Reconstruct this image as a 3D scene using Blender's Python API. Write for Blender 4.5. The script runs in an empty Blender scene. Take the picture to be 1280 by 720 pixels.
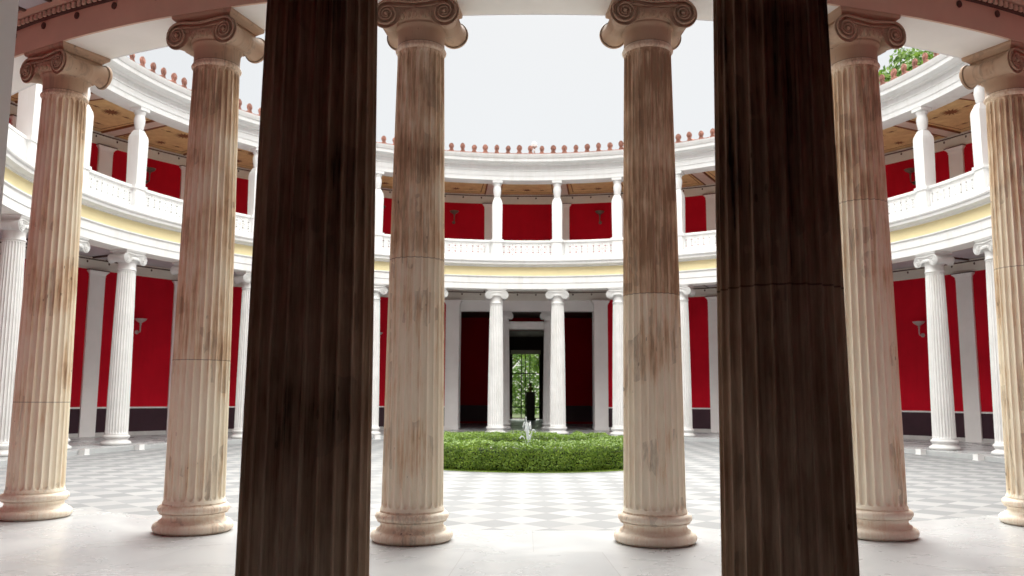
import bpy, bmesh, math, random
from math import sin, cos, pi, radians, sqrt
from mathutils import Vector, Matrix
random.seed(7)
SC = bpy.context.scene
COL = SC.collection

# ------------------------------------------------------------------ camera
cd = bpy.data.cameras.new('camera'); cam = bpy.data.objects.new('camera', cd); COL.objects.link(cam)
cd.sensor_width = 36.0; cd.lens = 1059.85 / 1280 * 36.0
cd.clip_start = 0.05; cd.clip_end = 3000
cam.location = (-0.091, -20.503, 1.384)
cam.rotation_euler = (Matrix.Rotation(0.015, 3, 'Z') @ Matrix.Rotation(pi/2 + 0.128, 3, 'X') @ Matrix.Rotation(0.005, 3, 'Z')).to_euler()
cd.dof.use_dof = True; cd.dof.focus_distance = 6.0; cd.dof.aperture_fstop = 4.5
SC.camera = cam

# ------------------------------------------------------------------ world: bright overcast sky
SUN_EL, SUN_AZ = radians(48), radians(6)
SC.cycles.max_bounces = 14; SC.cycles.diffuse_bounces = 9; SC.cycles.glossy_bounces = 5
w = bpy.data.worlds.new('World'); SC.world = w; w.use_nodes = True
nt = w.node_tree; nt.nodes.clear()
out = nt.nodes.new('ShaderNodeOutputWorld'); bg = nt.nodes.new('ShaderNodeBackground')
sky = nt.nodes.new('ShaderNodeTexSky'); sky.sky_type = 'NISHITA'; sky.sun_disc = False
sky.sun_elevation = SUN_EL; sky.sun_rotation = SUN_AZ
tc = nt.nodes.new('ShaderNodeTexCoord'); sx = nt.nodes.new('ShaderNodeSeparateXYZ')
mr = nt.nodes.new('ShaderNodeMapRange'); mr.interpolation_type = 'SMOOTHSTEP'; mr.inputs['From Min'].default_value = 0.42; mr.inputs['From Max'].default_value = 0.64
SKY_LOW, SKY_HIGH = 2.05, 17.0
mr.inputs['To Min'].default_value = SKY_LOW; mr.inputs['To Max'].default_value = SKY_HIGH
ns = nt.nodes.new('ShaderNodeTexNoise'); ns.inputs['Scale'].default_value = 2.0; ns.inputs['Detail'].default_value = 4
nm = nt.nodes.new('ShaderNodeMapRange'); nm.inputs['To Min'].default_value = 0.95; nm.inputs['To Max'].default_value = 1.05
mul = nt.nodes.new('ShaderNodeMath'); mul.operation = 'MULTIPLY'
cl = nt.nodes.new('ShaderNodeVectorMath'); cl.operation = 'SCALE'; cl.inputs[0].default_value = (1.0, 0.99, 0.94)
mx = nt.nodes.new('ShaderNodeMix'); mx.data_type = 'RGBA'; mx.inputs[0].default_value = 0.93
L = nt.links.new
L(tc.outputs['Generated'], sx.inputs[0]); L(sx.outputs['Z'], mr.inputs['Value'])
L(tc.outputs['Generated'], ns.inputs['Vector']); L(ns.outputs[0], nm.inputs['Value'])
L(mr.outputs[0], mul.inputs[0]); L(nm.outputs[0], mul.inputs[1]); L(mul.outputs[0], cl.inputs['Scale'])
mz = nt.nodes.new('ShaderNodeMapRange'); mz.interpolation_type = 'SMOOTHSTEP'   # unseen sky belt brightened to lift walkway shade, zenith dimmed for the paving
mz.inputs['From Min'].default_value = 0.72; mz.inputs['From Max'].default_value = 1.0
mz.inputs['To Min'].default_value = 1.0; mz.inputs['To Max'].default_value = 0.5
mq = nt.nodes.new('ShaderNodeMath'); mq.operation = 'MULTIPLY'
L(sx.outputs['Z'], mz.inputs['Value']); L(mul.outputs[0], mq.inputs[0]); L(mz.outputs[0], mq.inputs[1]); L(mq.outputs[0], cl.inputs['Scale'])
L(sky.outputs[0], mx.inputs[6]); L(cl.outputs[0], mx.inputs[7]); L(mx.outputs[2], bg.inputs['Color'])
bg.inputs['Strength'].default_value = 0.1
L(bg.outputs[0], out.inputs['Surface'])
sd = bpy.data.lights.new('sun', 'SUN'); sun = bpy.data.objects.new('sun', sd); COL.objects.link(sun)
sd.energy = 1.15; sd.angle = radians(40); sd.color = (1.0, 0.97, 0.92)
dv = Vector((cos(SUN_EL)*sin(SUN_AZ), cos(SUN_EL)*cos(SUN_AZ), sin(SUN_EL)))
sun.rotation_euler = dv.to_track_quat('Z', 'Y').to_euler()
SC.view_settings.view_transform = 'Standard'; SC.view_settings.look = 'None'
SC.view_settings.exposure = 1.92; SC.view_settings.gamma = 1.0; SC.view_settings.use_curve_mapping = False

# ------------------------------------------------------------------ materials
def new_mat(name):
    m = bpy.data.materials.new(name); m.use_nodes = True
    n = m.node_tree; b = n.nodes['Principled BSDF']
    return m, n, b
def N(n, t, **kw):
    x = n.nodes.new(t)
    for k, v in kw.items():
        if k in x.inputs: x.inputs[k].default_value = v
        else: setattr(x, k, v)
    return x
def flat(name, c, rough=0.6, var=0.08, scale=3.0, bump=0.0, bscale=40, metal=0.0, spec=0.3, streak=0.0, tint=(0.55, 0.50, 0.42)):
    """base colour with soft procedural variation and optional fine bump"""
    m, n, b = new_mat(name)
    b.inputs['Roughness'].default_value = rough; b.inputs['Metallic'].default_value = metal
    b.inputs['Specular IOR Level'].default_value = spec
    t = N(n, 'ShaderNodeTexCoord'); g = N(n, 'ShaderNodeNewGeometry')
    no = N(n, 'ShaderNodeTexNoise', Scale=scale, Detail=6.0, Roughness=0.6)
    n.links.new(g.outputs['Position'], no.inputs['Vector'])
    cr = N(n, 'ShaderNodeValToRGB')
    cr.color_ramp.elements[0].position = 0.3; cr.color_ramp.elements[1].position = 0.7
    cr.color_ramp.elements[0].color = tuple(x*(1-var) for x in c) + (1,)
    cr.color_ramp.elements[1].color = tuple(min(1, x*(1+var)) for x in c) + (1,)
    n.links.new(no.outputs[0], cr.inputs[0]); col_ = cr.outputs[0]
    if streak:    # rain streaks and patchy grime of its own shape
        mp = N(n, 'ShaderNodeMapping'); mp.inputs['Scale'].default_value = (5, 5, 0.7); n.links.new(g.outputs['Position'], mp.inputs[0])
        st = N(n, 'ShaderNodeTexNoise', Scale=1.0, Detail=9.0, Roughness=0.68); n.links.new(mp.outputs[0], st.inputs['Vector'])
        pt = N(n, 'ShaderNodeTexNoise', Scale=0.7, Detail=4.0); n.links.new(g.outputs['Position'], pt.inputs['Vector'])
        f = math_(n, 'MULTIPLY', ramp(n, st.outputs[0], [(0.45, (0, 0, 0)), (0.75, (1, 1, 1))]), ramp(n, pt.outputs[0], [(0.35, (0, 0, 0)), (0.65, (1, 1, 1))]))
        col_ = mixc(n, math_(n, 'MULTIPLY', f, streak), col_, tuple(x*y for x, y in zip(c, tint)))
    oi = N(n, 'ShaderNodeObjectInfo')
    col_ = mixc(n, 1.0, col_, ramp(n, oi.outputs['Random'], [(0.0, (1-var*.8,)*3), (1.0, (1.0,)*3)]), 'MULTIPLY')
    n.links.new(col_, b.inputs['Base Color'])
    if bump:
        n2 = N(n, 'ShaderNodeTexNoise', Scale=bscale, Detail=4.0)
        n.links.new(g.outputs['Position'], n2.inputs['Vector'])
        bp = N(n, 'ShaderNodeBump', Strength=bump, Distance=0.01)
        n.links.new(n2.outputs[0], bp.inputs['Height']); n.links.new(bp.outputs[0], b.inputs['Normal'])
    return m
def math_(n, op, a, b_=None, c=None):
    x = n.nodes.new('ShaderNodeMath'); x.operation = op
    for i, v in enumerate((a, b_, c)):
        if v is None: continue
        if isinstance(v, (int, float)): x.inputs[i].default_value = v
        else: n.links.new(v, x.inputs[i])
    return x.outputs[0]
def ramp(n, fac, stops):
    cr = n.nodes.new('ShaderNodeValToRGB'); e = cr.color_ramp.elements
    while len(e) < len(stops): e.new(0.5)
    for i, (p, c) in enumerate(stops): e[i].position = p; e[i].color = tuple(c) + (1,)
    n.links.new(fac, cr.inputs[0]); return cr.outputs[0]
def mixc(n, fac, a, b_, mode='MIX'):
    x = n.nodes.new('ShaderNodeMix'); x.data_type = 'RGBA'; x.blend_type = mode
    if isinstance(fac, (int, float)): x.inputs[0].default_value = fac
    else: n.links.new(fac, x.inputs[0])
    for s, v in ((6, a), (7, b_)):
        if isinstance(v, tuple): x.inputs[s].default_value = v + (1,)
        else: n.links.new(v, x.inputs[s])
    return x.outputs[2]
def shaded_old_marble(name, pale, brown, deep, amount, joint):
    """weathered veined marble of a column, shade put into its brown: vertical brown streaks, drum joints, dark pits"""
    m, n, b = new_mat(name)
    t = N(n, 'ShaderNodeTexCoord'); oi = N(n, 'ShaderNodeObjectInfo')
    off = N(n, 'ShaderNodeVectorMath', operation='ADD')
    sc = N(n, 'ShaderNodeVectorMath', operation='SCALE'); sc.inputs[0].default_value = (37, 21, 13)
    n.links.new(oi.outputs['Random'], sc.inputs['Scale'])
    n.links.new(t.outputs['Object'], off.inputs[0]); n.links.new(sc.outputs[0], off.inputs[1])
    mp = N(n, 'ShaderNodeMapping'); mp.inputs['Scale'].default_value = (9, 9, 0.75)
    n.links.new(off.outputs[0], mp.inputs[0])
    s1 = N(n, 'ShaderNodeTexNoise', Scale=1.0, Detail=8.0, Roughness=0.62, Distortion=0.6)
    n.links.new(mp.outputs[0], s1.inputs['Vector'])
    mp2 = N(n, 'ShaderNodeMapping'); mp2.inputs['Scale'].default_value = (26, 26, 3.0)
    n.links.new(off.outputs[0], mp2.inputs[0])
    s2 = N(n, 'ShaderNodeTexNoise', Scale=1.0, Detail=8.0, Roughness=0.7)
    n.links.new(mp2.outputs[0], s2.inputs['Vector'])
    s3 = N(n, 'ShaderNodeTexNoise', Scale=1.6, Detail=3.0, Roughness=0.5)
    n.links.new(off.outputs[0], s3.inputs['Vector'])
    sp = N(n, 'ShaderNodeSeparateXYZ'); n.links.new(t.outputs['Object'], sp.inputs[0])
    z = sp.outputs['Z']
    # two drums: the upper one of a browner block
    sc_ = N(n, 'ShaderNodeSeparateColor'); n.links.new(oi.outputs['Color'], sc_.inputs[0])
    jz = math_(n, 'MULTIPLY', sc_.outputs[0], 5.0)
    up = math_(n, 'GREATER_THAN', z, jz)
    mp5 = N(n, 'ShaderNodeMapping'); mp5.inputs['Scale'].default_value = (55, 55, 1.1)
    n.links.new(off.outputs[0], mp5.inputs[0])
    s4 = N(n, 'ShaderNodeTexNoise', Scale=1.0, Detail=5.0, Roughness=0.6, Distortion=0.4); n.links.new(mp5.outputs[0], s4.inputs['Vector'])
    v = math_(n, 'MULTIPLY_ADD', s1.outputs[0], 0.85, math_(n, 'MULTIPLY', s2.outputs[0], 0.70))
    v = math_(n, 'ADD', v, math_(n, 'MULTIPLY', math_(n, 'SUBTRACT', s4.outputs[0], 0.68), 0.75))
    v = math_(n, 'ADD', v, math_(n, 'MULTIPLY', math_(n, 'SUBTRACT', s3.outputs[0], 0.5), 0.9))
    v = math_(n, 'ADD', math_(n, 'MULTIPLY', up, sc_.outputs[1]), v)
    grad = math_(n, 'MULTIPLY', math_(n, 'SUBTRACT', z, 2.5), 0.045)  # browner upward: shade painted in, paler foot stands for floor bounce
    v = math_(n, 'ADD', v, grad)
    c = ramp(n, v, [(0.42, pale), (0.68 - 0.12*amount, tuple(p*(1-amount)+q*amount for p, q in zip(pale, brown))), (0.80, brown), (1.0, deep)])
    # grey veins
    wv = N(n, 'ShaderNodeTexNoise', Scale=1.6, Detail=7.0, Roughness=0.6, Distortion=0.3)
    mp3 = N(n, 'ShaderNodeMapping'); mp3.inputs['Scale'].default_value = (2.0, 2.0, 0.28); mp3.inputs['Rotation'].default_value = (0.35, 0.2, 0)
    n.links.new(off.outputs[0], mp3.inputs[0]); n.links.new(mp3.outputs[0], wv.inputs['Vector'])
    vein = math_(n, 'ABSOLUTE', math_(n, 'SUBTRACT', wv.outputs[0], 0.5))
    vf = ramp(n, vein, [(0.0, (1, 1, 1)), (0.035, (0, 0, 0))])
    vm = math_(n, 'MULTIPLY', vf, math_(n, 'GREATER_THAN', s3.outputs[0], 0.52))
    c = mixc(n, math_(n, 'MULTIPLY', vm, 0.38), c, (0.20, 0.17, 0.14))
    # pits
    vo = N(n, 'ShaderNodeTexVoronoi', Scale=1.0); mp4 = N(n, 'ShaderNodeMapping'); mp4.inputs['Scale'].default_value = (14, 14, 6)
    n.links.new(off.outputs[0], mp4.inputs[0]); n.links.new(mp4.outputs[0], vo.inputs['Vector'])
    pit = math_(n, 'LESS_THAN', vo.outputs['Distance'], math_(n, 'MULTIPLY', math_(n, 'SUBTRACT', s3.outputs[0], 0.5), 0.9))
    c = mixc(n, math_(n, 'MULTIPLY', pit, 0.5), c, (0.08, 0.05, 0.035))
    # joint line
    jl = math_(n, 'LESS_THAN', math_(n, 'ABSOLUTE', math_(n, 'SUBTRACT', z, jz)), 0.004)
    c = mixc(n, math_(n, 'MULTIPLY', jl, 0.6), c, (0.06, 0.04, 0.03))
    n.links.new(c, b.inputs['Base Color'])
    b.inputs['Roughness'].default_value = 0.62; b.inputs['Specular IOR Level'].default_value = 0.3
    h = math_(n, 'SUBTRACT', s2.outputs[0], math_(n, 'MULTIPLY', pit, 0.8))
    bp = N(n, 'ShaderNodeBump', Strength=0.7, Distance=0.008); n.links.new(h, bp.inputs['Height'])
    n.links.new(bp.outputs[0], b.inputs['Normal'])
    return m
def checker_floor():
    m, n, b = new_mat('checkered marble paving')
    g = N(n, 'ShaderNodeNewGeometry')
    mp = N(n, 'ShaderNodeMapping'); mp.inputs['Rotation'].default_value = (0, 0, pi/4)
    # grey diamonds centred on the axis: shift by half a tile in both lattice directions
    n.links.new(g.outputs['Position'], mp.inputs[0])
    s = 0.4596
    vm = N(n, 'ShaderNodeVectorMath', operation='MULTIPLY'); vm.inputs[1].default_value = (1/s, 1/s, 0)
    n.links.new(mp.outputs[0], vm.inputs[0])
    va = N(n, 'ShaderNodeVectorMath', operation='ADD'); va.inputs[1].default_value = (40.5 + .085/s, 40.5 + .085/s, 0.5)
    n.links.new(vm.outputs[0], va.inputs[0])
    ch = N(n, 'ShaderNodeTexChecker', Scale=1.0); n.links.new(va.outputs[0], ch.inputs['Vector'])
    fl = N(n, 'ShaderNodeVectorMath', operation='FLOOR'); n.links.new(va.outputs[0], fl.inputs[0])
    wn = N(n, 'ShaderNodeTexWhiteNoise'); n.links.new(fl.outputs[0], wn.inputs['Vector'])
    ns1 = N(n, 'ShaderNodeTexNoise', Scale=3.0, Detail=7.0, Roughness=0.65, Distortion=1.2); n.links.new(g.outputs['Position'], ns1.inputs['Vector'])
    tone = math_(n, 'MULTIPLY_ADD', wn.outputs['Value'], 0.14, math_(n, 'MULTIPLY_ADD', ns1.outputs[0], 0.22, 0.80))
    base = mixc(n, ch.outputs['Fac'], (0.315, 0.318, 0.32), (0.232, 0.240, 0.246))
    cc = N(n, 'ShaderNodeVectorMath', operation='SCALE'); n.links.new(base, cc.inputs[0]); n.links.new(tone, cc.inputs['Scale'])
    # joints
    fr = N(n, 'ShaderNodeVectorMath', operation='FRACTION'); n.links.new(va.outputs[0], fr.inputs[0])
    sp = N(n, 'ShaderNodeSeparateXYZ'); n.links.new(fr.outputs[0], sp.inputs[0])
    j = math_(n, 'MAXIMUM', math_(n, 'LESS_THAN', sp.outputs['X'], 0.008), math_(n, 'LESS_THAN', sp.outputs['Y'], 0.008))
    c = mixc(n, math_(n, 'MULTIPLY', j, 0.5), cc.outputs[0], (0.3, 0.3, 0.29))
    n.links.new(c, b.inputs['Base Color'])
    rr = math_(n, 'MULTIPLY_ADD', ns1.outputs[0], 0.2, 0.55); n.links.new(rr, b.inputs['Roughness'])
    b.inputs['Specular IOR Level'].default_value = 0.08
    return m
def slab_floor():
    m, n, b = new_mat('polished white marble slabs')
    g = N(n, 'ShaderNodeNewGeometry')
    sp = N(n, 'ShaderNodeSeparateXYZ'); n.links.new(g.outputs['Position'], sp.inputs[0])
    r = math_(n, 'SQRT', math_(n, 'ADD', math_(n, 'POWER', sp.outputs['X'], 2), math_(n, 'POWER', sp.outputs['Y'], 2)))
    ang = math_(n, 'ARCTAN2', sp.outputs['X'], sp.outputs['Y'])
    ru = math_(n, 'MULTIPLY', math_(n, 'SUBTRACT', r, 11.36), 1/1.25)
    au = math_(n, 'ADD', math_(n, 'MULTIPLY', ang, 64/(2*pi)), 80.0)
    ri = math_(n, 'FLOOR', ru)
    au2 = math_(n, 'ADD', au, math_(n, 'MULTIPLY', ri, 0.5))
    jr = math_(n, 'LESS_THAN', math_(n, 'FRACT', ru), 0.005); ja = math_(n, 'LESS_THAN', math_(n, 'FRACT', au2), 0.005)
    j = math_(n, 'MAXIMUM', jr, ja)
    cv = N(n, 'ShaderNodeCombineXYZ'); n.links.new(ri, cv.inputs[0]); n.links.new(math_(n, 'FLOOR', au2), cv.inputs[1])
    wn = N(n, 'ShaderNodeTexWhiteNoise'); n.links.new(cv.outputs[0], wn.inputs['Vector'])
    ns1 = N(n, 'ShaderNodeTexNoise', Scale=1.1, Detail=8.0, Roughness=0.6, Distortion=0.8); n.links.new(g.outputs['Position'], ns1.inputs['Vector'])
    vein = math_(n, 'ABSOLUTE', math_(n, 'SUBTRACT', ns1.outputs[0], 0.5))
    c = ramp(n, vein, [(0.0, (0.435, 0.45, 0.46)), (0.12, (0.47, 0.485, 0.49)), (0.35, (0.50, 0.515, 0.515))])
    tone = math_(n, 'MULTIPLY_ADD', wn.outputs['Value'], 0.10, 0.90)
    cc = N(n, 'ShaderNodeVectorMath', operation='SCALE'); n.links.new(c, cc.inputs[0]); n.links.new(tone, cc.inputs['Scale'])
    c = mixc(n, math_(n, 'MULTIPLY', j, 0.5), cc.outputs[0], (0.2, 0.19, 0.18))
    n.links.new(c, b.inputs['Base Color'])
    rr = math_(n, 'MULTIPLY_ADD', ns1.outputs[0], 0.25, 0.16); n.links.new(rr, b.inputs['Roughness'])
    b.inputs['Specular IOR Level'].default_value = 0.16
    return m
def leaf_mat(name, c1, c2, trans=0.25):
    m, n, b = new_mat(name)
    g = N(n, 'ShaderNodeNewGeometry')
    c = ramp(n, g.outputs['Random Per Island'], [(0.0, c1), (1.0, c2)])
    ns1 = N(n, 'ShaderNodeTexNoise', Scale=1.2, Detail=3.0); n.links.new(g.outputs['Position'], ns1.inputs['Vector'])
    c = mixc(n, math_(n, 'MULTIPLY', ns1.outputs[0], 0.5), c, c1)
    n.links.new(c, b.inputs['Base Color']); b.inputs['Roughness'].default_value = 0.5
    tr = N(n, 'ShaderNodeBsdfTranslucent'); n.links.new(c, tr.inputs['Color'])
    ms = N(n, 'ShaderNodeMixShader'); ms.inputs[0].default_value = trans
    o = n.nodes['Material Output']
    n.links.new(b.outputs[0], ms.inputs[1]); n.links.new(tr.outputs[0], ms.inputs[2]); n.links.new(ms.outputs[0], o.inputs['Surface'])
    return m

MT = {}
MT['shaded_marble'] = shaded_old_marble('weathered marble with painted shade', (0.90, 0.845, 0.71), (0.74, 0.58, 0.41), (0.42, 0.28, 0.18), 0.25, 1.7)  # overall brown is walkway shade painted onto white marble
MT['shaded_marble_cap'] = shaded_old_marble('weathered capital marble with painted shade', (0.87, 0.80, 0.68), (0.74, 0.58, 0.44), (0.48, 0.34, 0.24), 0.5, 9.0)  # capitals and bases carry the same painted walkway shade
MT['shaded_marble_dark'] = shaded_old_marble('marble with darker painted shade', (0.82, 0.68, 0.52), (0.42, 0.29, 0.19), (0.06, 0.035, 0.025), 0.6, 1.2)  # darker copy: shade of the backlit doorway columns put into the colour
MT['white_marble'] = flat('clean white marble', (0.73, 0.73, 0.725), 0.55, 0.06, 2.5, 0.25, 30, streak=.35)
MT['white'] = flat('white painted stucco', (0.79, 0.795, 0.795), 0.7, 0.04, 1.2, 0.15, 60, streak=.3)
MT['soffit'] = flat('cream stucco soffit', (0.88, 0.87, 0.83), 0.8, 0.04, 1.5)
MT['warm'] = flat('brown pink painted fascia', (0.68, 0.49, 0.37), 0.75, 0.07, 2.0, 0.15, 30)
MT['dark_brown'] = flat('dark brown painted moulding', (0.10, 0.045, 0.035), 0.6, 0.2, 12)
MT['beige'] = flat('grey beige crown band', (0.74, 0.70, 0.63), 0.75, 0.05, 2)
MT['pilaster'] = flat('pale grey pilaster stucco', (0.88, 0.87, 0.86), 0.7, 0.04, 1.5)
MT['yellow'] = flat('pale yellow frieze', (0.80, 0.70, 0.42), 0.75, 0.06, 1.0)
MT['red'] = flat('deep red plaster', (0.60, 0.006, 0.022), 0.85, 0.16, 0.45, 0.3, 25, spec=0.15, streak=.6, tint=(.72, .7, .7))
MT['dado'] = flat('dark maroon dado', (0.045, 0.018, 0.028), 0.45, 0.15, 2.0)
MT['shaded_red'] = flat('red vestibule plaster with painted shade', (0.40, 0.003, 0.010), 0.85, 0.10, 0.8, spec=0.15)  # same plaster as the ring wall, vestibule shade put into its colour
MT['skirting'] = flat('grey marble skirting', (0.58, 0.57, 0.56), 0.4, 0.1, 4)
MT['ceil_gray'] = flat('blue grey painted ceiling', (0.55, 0.55, 0.58), 0.8, 0.1, 1.5)
MT['ceil_tan'] = flat('tan painted timber ceiling', (0.95, 0.66, 0.33), 0.7, 0.16, 3.5)
MT['ceil_orn'] = flat('brown ceiling ornament', (0.30, 0.12, 0.05), 0.7, 0.2, 8)
MT['beam'] = flat('pale pink ceiling beam', (0.78, 0.66, 0.58), 0.7, 0.06, 3)
MT['terracotta'] = flat('terracotta', (0.30, 0.135, 0.10), 0.75, 0.4, 9, 0.3, 60)
MT['bronze'] = flat('aged bronze', (0.20, 0.15, 0.12), 0.45, 0.2, 12, metal=0.35)
MT['pale_metal'] = flat('pale grey metal', (0.52, 0.47, 0.45), 0.4, 0.1, 12, metal=0.2)
MT['dark_paint'] = flat('near black paint', (0.012, 0.012, 0.012), 0.4, 0.2, 5)
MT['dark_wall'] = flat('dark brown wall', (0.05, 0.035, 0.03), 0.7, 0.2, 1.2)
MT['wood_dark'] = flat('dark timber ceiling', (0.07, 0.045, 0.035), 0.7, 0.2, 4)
MT['checker'] = checker_floor()
MT['slab'] = slab_floor()
MT['earth'] = flat('garden ground', (0.10, 0.12, 0.05), 0.9, 0.3, 0.6)
MT['gravel'] = flat('pale garden path', (0.45, 0.42, 0.36), 0.9, 0.15, 3)
MT['grass'] = flat('short green turf', (0.22, 0.30, 0.06), 0.9, 0.3, 6, 0.4, 90)
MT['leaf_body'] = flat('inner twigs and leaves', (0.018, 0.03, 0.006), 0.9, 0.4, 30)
MT['leaf'] = leaf_mat('box hedge leaves', (0.075, 0.16, 0.012), (0.29, 0.43, 0.04))
MT['tree_leaf'] = leaf_mat('tree leaves', (0.05, 0.12, 0.02), (0.22, 0.34, 0.05), 0.4)
MT['bark'] = flat('bark', (0.12, 0.09, 0.065), 0.9, 0.3, 9, 0.5, 30)
MT['gold'] = flat('yellow painted bust', (0.60, 0.47, 0.14), 0.5, 0.1, 10)
MT['basin'] = flat('grey stone basin', (0.45, 0.44, 0.42), 0.6, 0.1, 6)
m, n, b = new_mat('clear glass'); b.inputs['Roughness'].default_value = 0.02; b.inputs['Transmission Weight'].default_value = 1.0
b.inputs['IOR'].default_value = 1.02; b.inputs['Base Color'].default_value = (0.9, 0.95, 0.92, 1); MT['glass'] = m
m, n, b = new_mat('foaming water'); b.inputs['Roughness'].default_value = 0.25; b.inputs['Base Color'].default_value = (0.85, 0.88, 0.9, 1)
b.inputs['Alpha'].default_value = 0.5; MT['foam'] = m
m, n, b = new_mat('pool water'); b.inputs['Roughness'].default_value = 0.05; b.inputs['Base Color'].default_value = (0.05, 0.10, 0.09, 1); MT['pool'] = m

# ------------------------------------------------------------------ mesh helpers
class MB:
    def __init__(s): s.v = []; s.f = []; s.m = []; s.sm = []
    def add(s, vs, fs, mi=0, smooth=False):
        o = len(s.v); s.v += [tuple(x) for x in vs]
        for f in fs: s.f.append(tuple(i+o for i in f)); s.m.append(mi); s.sm.append(smooth)
    def box(s, x0, x1, y0, y1, z0, z1, mi=0):
        v = [(x, y, z) for z in (z0, z1) for y in (y0, y1) for x in (x0, x1)]
        s.add(v, [(0, 2, 3, 1), (4, 5, 7, 6), (0, 1, 5, 4), (2, 6, 7, 3), (0, 4, 6, 2), (1, 3, 7, 5)], mi)
    def lathe(s, prof, seg=48, cx=0, cy=0, mi=0, smooth=True, axis='z', cap=True):
        """prof: list of (r, h)"""
        vs = []
        for r, h in prof:
            for i in range(seg):
                a = 2*pi*i/seg
                if axis == 'z': vs.append((cx + r*cos(a), cy + r*sin(a), h))
                else: vs.append((cx + r*cos(a), h, cy + r*sin(a)))
        fs = []
        for j in range(len(prof)-1):
            for i in range(seg):
                a, b_ = j*seg+i, j*seg+(i+1) % seg
                q = (a, b_, b_+seg, a+seg)
                fs.append(q if axis == 'z' else q[::-1])
        if cap:
            n_ = len(prof)
            bt = tuple(range(seg))[::-1]; tp = tuple((n_-1)*seg+i for i in range(seg))
            fs += [bt, tp] if axis == 'z' else [bt[::-1], tp[::-1]]
        s.add(vs, fs, mi, smooth)
    def arc(s, prof, a0, a1, seg, mi=0, smooth=False, closed_prof=True):
        """sweep a (r, z) outline about the courtyard centre; angle a measured from +y towards +x (radians)"""
        n_ = len(prof); full = abs(a1-a0) > 2*pi-1e-6
        vs = []; rings = seg if full else seg+1
        for i in range(rings):
            a = a0+(a1-a0)*i/seg
            for r, z in prof: vs.append((r*sin(a), r*cos(a), z))
        fs = []
        pn = n_ if closed_prof else n_-1
        for i in range(seg):
            i2 = (i+1) % rings
            for j in range(pn):
                k = (j+1) % n_
                fs.append((i*n_+j, i*n_+k, i2*n_+k, i2*n_+j))
        if closed_prof and not full:
            fs.append(tuple(range(n_))[::-1]); fs.append(tuple(seg*n_+j for j in range(n_)))
        s.add(vs, fs, mi, smooth)
    def ribbon(s, pts, rad, mi=0, seg=6, nrm=None):
        """tube along pts with radius rad (number or list)"""
        P = [Vector(p) for p in pts]; vs = []; fs = []
        for i, p in enumerate(P):
            t = (P[min(i+1, len(P)-1)]-P[max(i-1, 0)]).normalized()
            u = t.cross(Vector((0, 0, 1))) if abs(t.z) < 0.9 else t.cross(Vector((0, 1, 0)))
            u.normalize(); w_ = t.cross(u)
            r = rad[i] if isinstance(rad, (list, tuple)) else rad
            for k in range(seg):
                a = 2*pi*k/seg; vs.append(p+u*r*cos(a)+w_*r*sin(a))
        for i in range(len(P)-1):
            for k in range(seg):
                fs.append((i*seg+k, i*seg+(k+1) % seg, (i+1)*seg+(k+1) % seg, (i+1)*seg+k))
        fs.append(tuple(range(seg))[::-1]); fs.append(tuple((len(P)-1)*seg+k for k in range(seg)))
        s.add(vs, fs, mi, True)
    def ball(s, c, r, mi=0, seg=10, rings=6, sz=1.0):
        vs = [(c[0], c[1], c[2]-r*sz)]; fs = []
        for j in range(1, rings):
            t = pi*j/rings
            for i in range(seg):
                a = 2*pi*i/seg; vs.append((c[0]+r*sin(t)*cos(a), c[1]+r*sin(t)*sin(a), c[2]-r*sz*cos(t)))
        vs.append((c[0], c[1], c[2]+r*sz)); last = len(vs)-1
        for i in range(seg):
            fs.append((0, 1+(i+1) % seg, 1+i)); b0 = 1+(rings-2)*seg; fs.append((last, b0+i, b0+(i+1) % seg))
        for j in range(rings-2):
            for i in range(seg):
                a, b_ = 1+j*seg+i, 1+j*seg+(i+1) % seg; fs.append((a, b_, b_+seg, a+seg))
        s.add(vs, fs, mi, True)
    def mesh(s, name, mats, recalc=True, bevel=0):
        me = bpy.data.meshes.new(name); me.from_pydata(s.v, [], s.f)
        for m_ in mats: me.materials.append(MT[m_] if isinstance(m_, str) else m_)
        for p, mi, sm in zip(me.polygons, s.m, s.sm): p.material_index = mi; p.use_smooth = sm
        if recalc:
            bm = bmesh.new(); bm.from_mesh(me); bmesh.ops.recalc_face_normals(bm, faces=bm.faces); bm.to_mesh(me); bm.free()
        me.update(); return me
    def build(s, name, mats, parent=None, recalc=True):
        if isinstance(mats, str): mats = [mats]
        return link(name, s.mesh(name, mats, recalc), parent)
def link(name, data, parent=None):
    o = bpy.data.objects.new(name, data); COL.objects.link(o)
    if parent is not None: o.parent = parent
    return o
def tag(o, label=None, cat=None, group=None, kind=None):
    if label: o['label'] = label
    if cat: o['category'] = cat
    if group: o['group'] = group
    if kind: o['kind'] = kind
    return o
def copy_tree(o, parent=None):
    c = o.copy(); COL.objects.link(c); c.parent = parent
    for ch in list(o.children): copy_tree(ch, c)
    return c
BAY = 2*pi/32
def at(b, r, z=0.0): return (r*sin(b*BAY), r*cos(b*BAY), z)
def put(o, b, r, z=0.0):
    """place so that local -y looks at the courtyard centre"""
    o.location = at(b, r, z); o.rotation_euler = (0, 0, -b*BAY)

# ------------------------------------------------------------------ dimensions
RC = 12.074      # column circle
RW = 16.6        # ring wall
FL = -0.12       # courtyard floor
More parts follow.
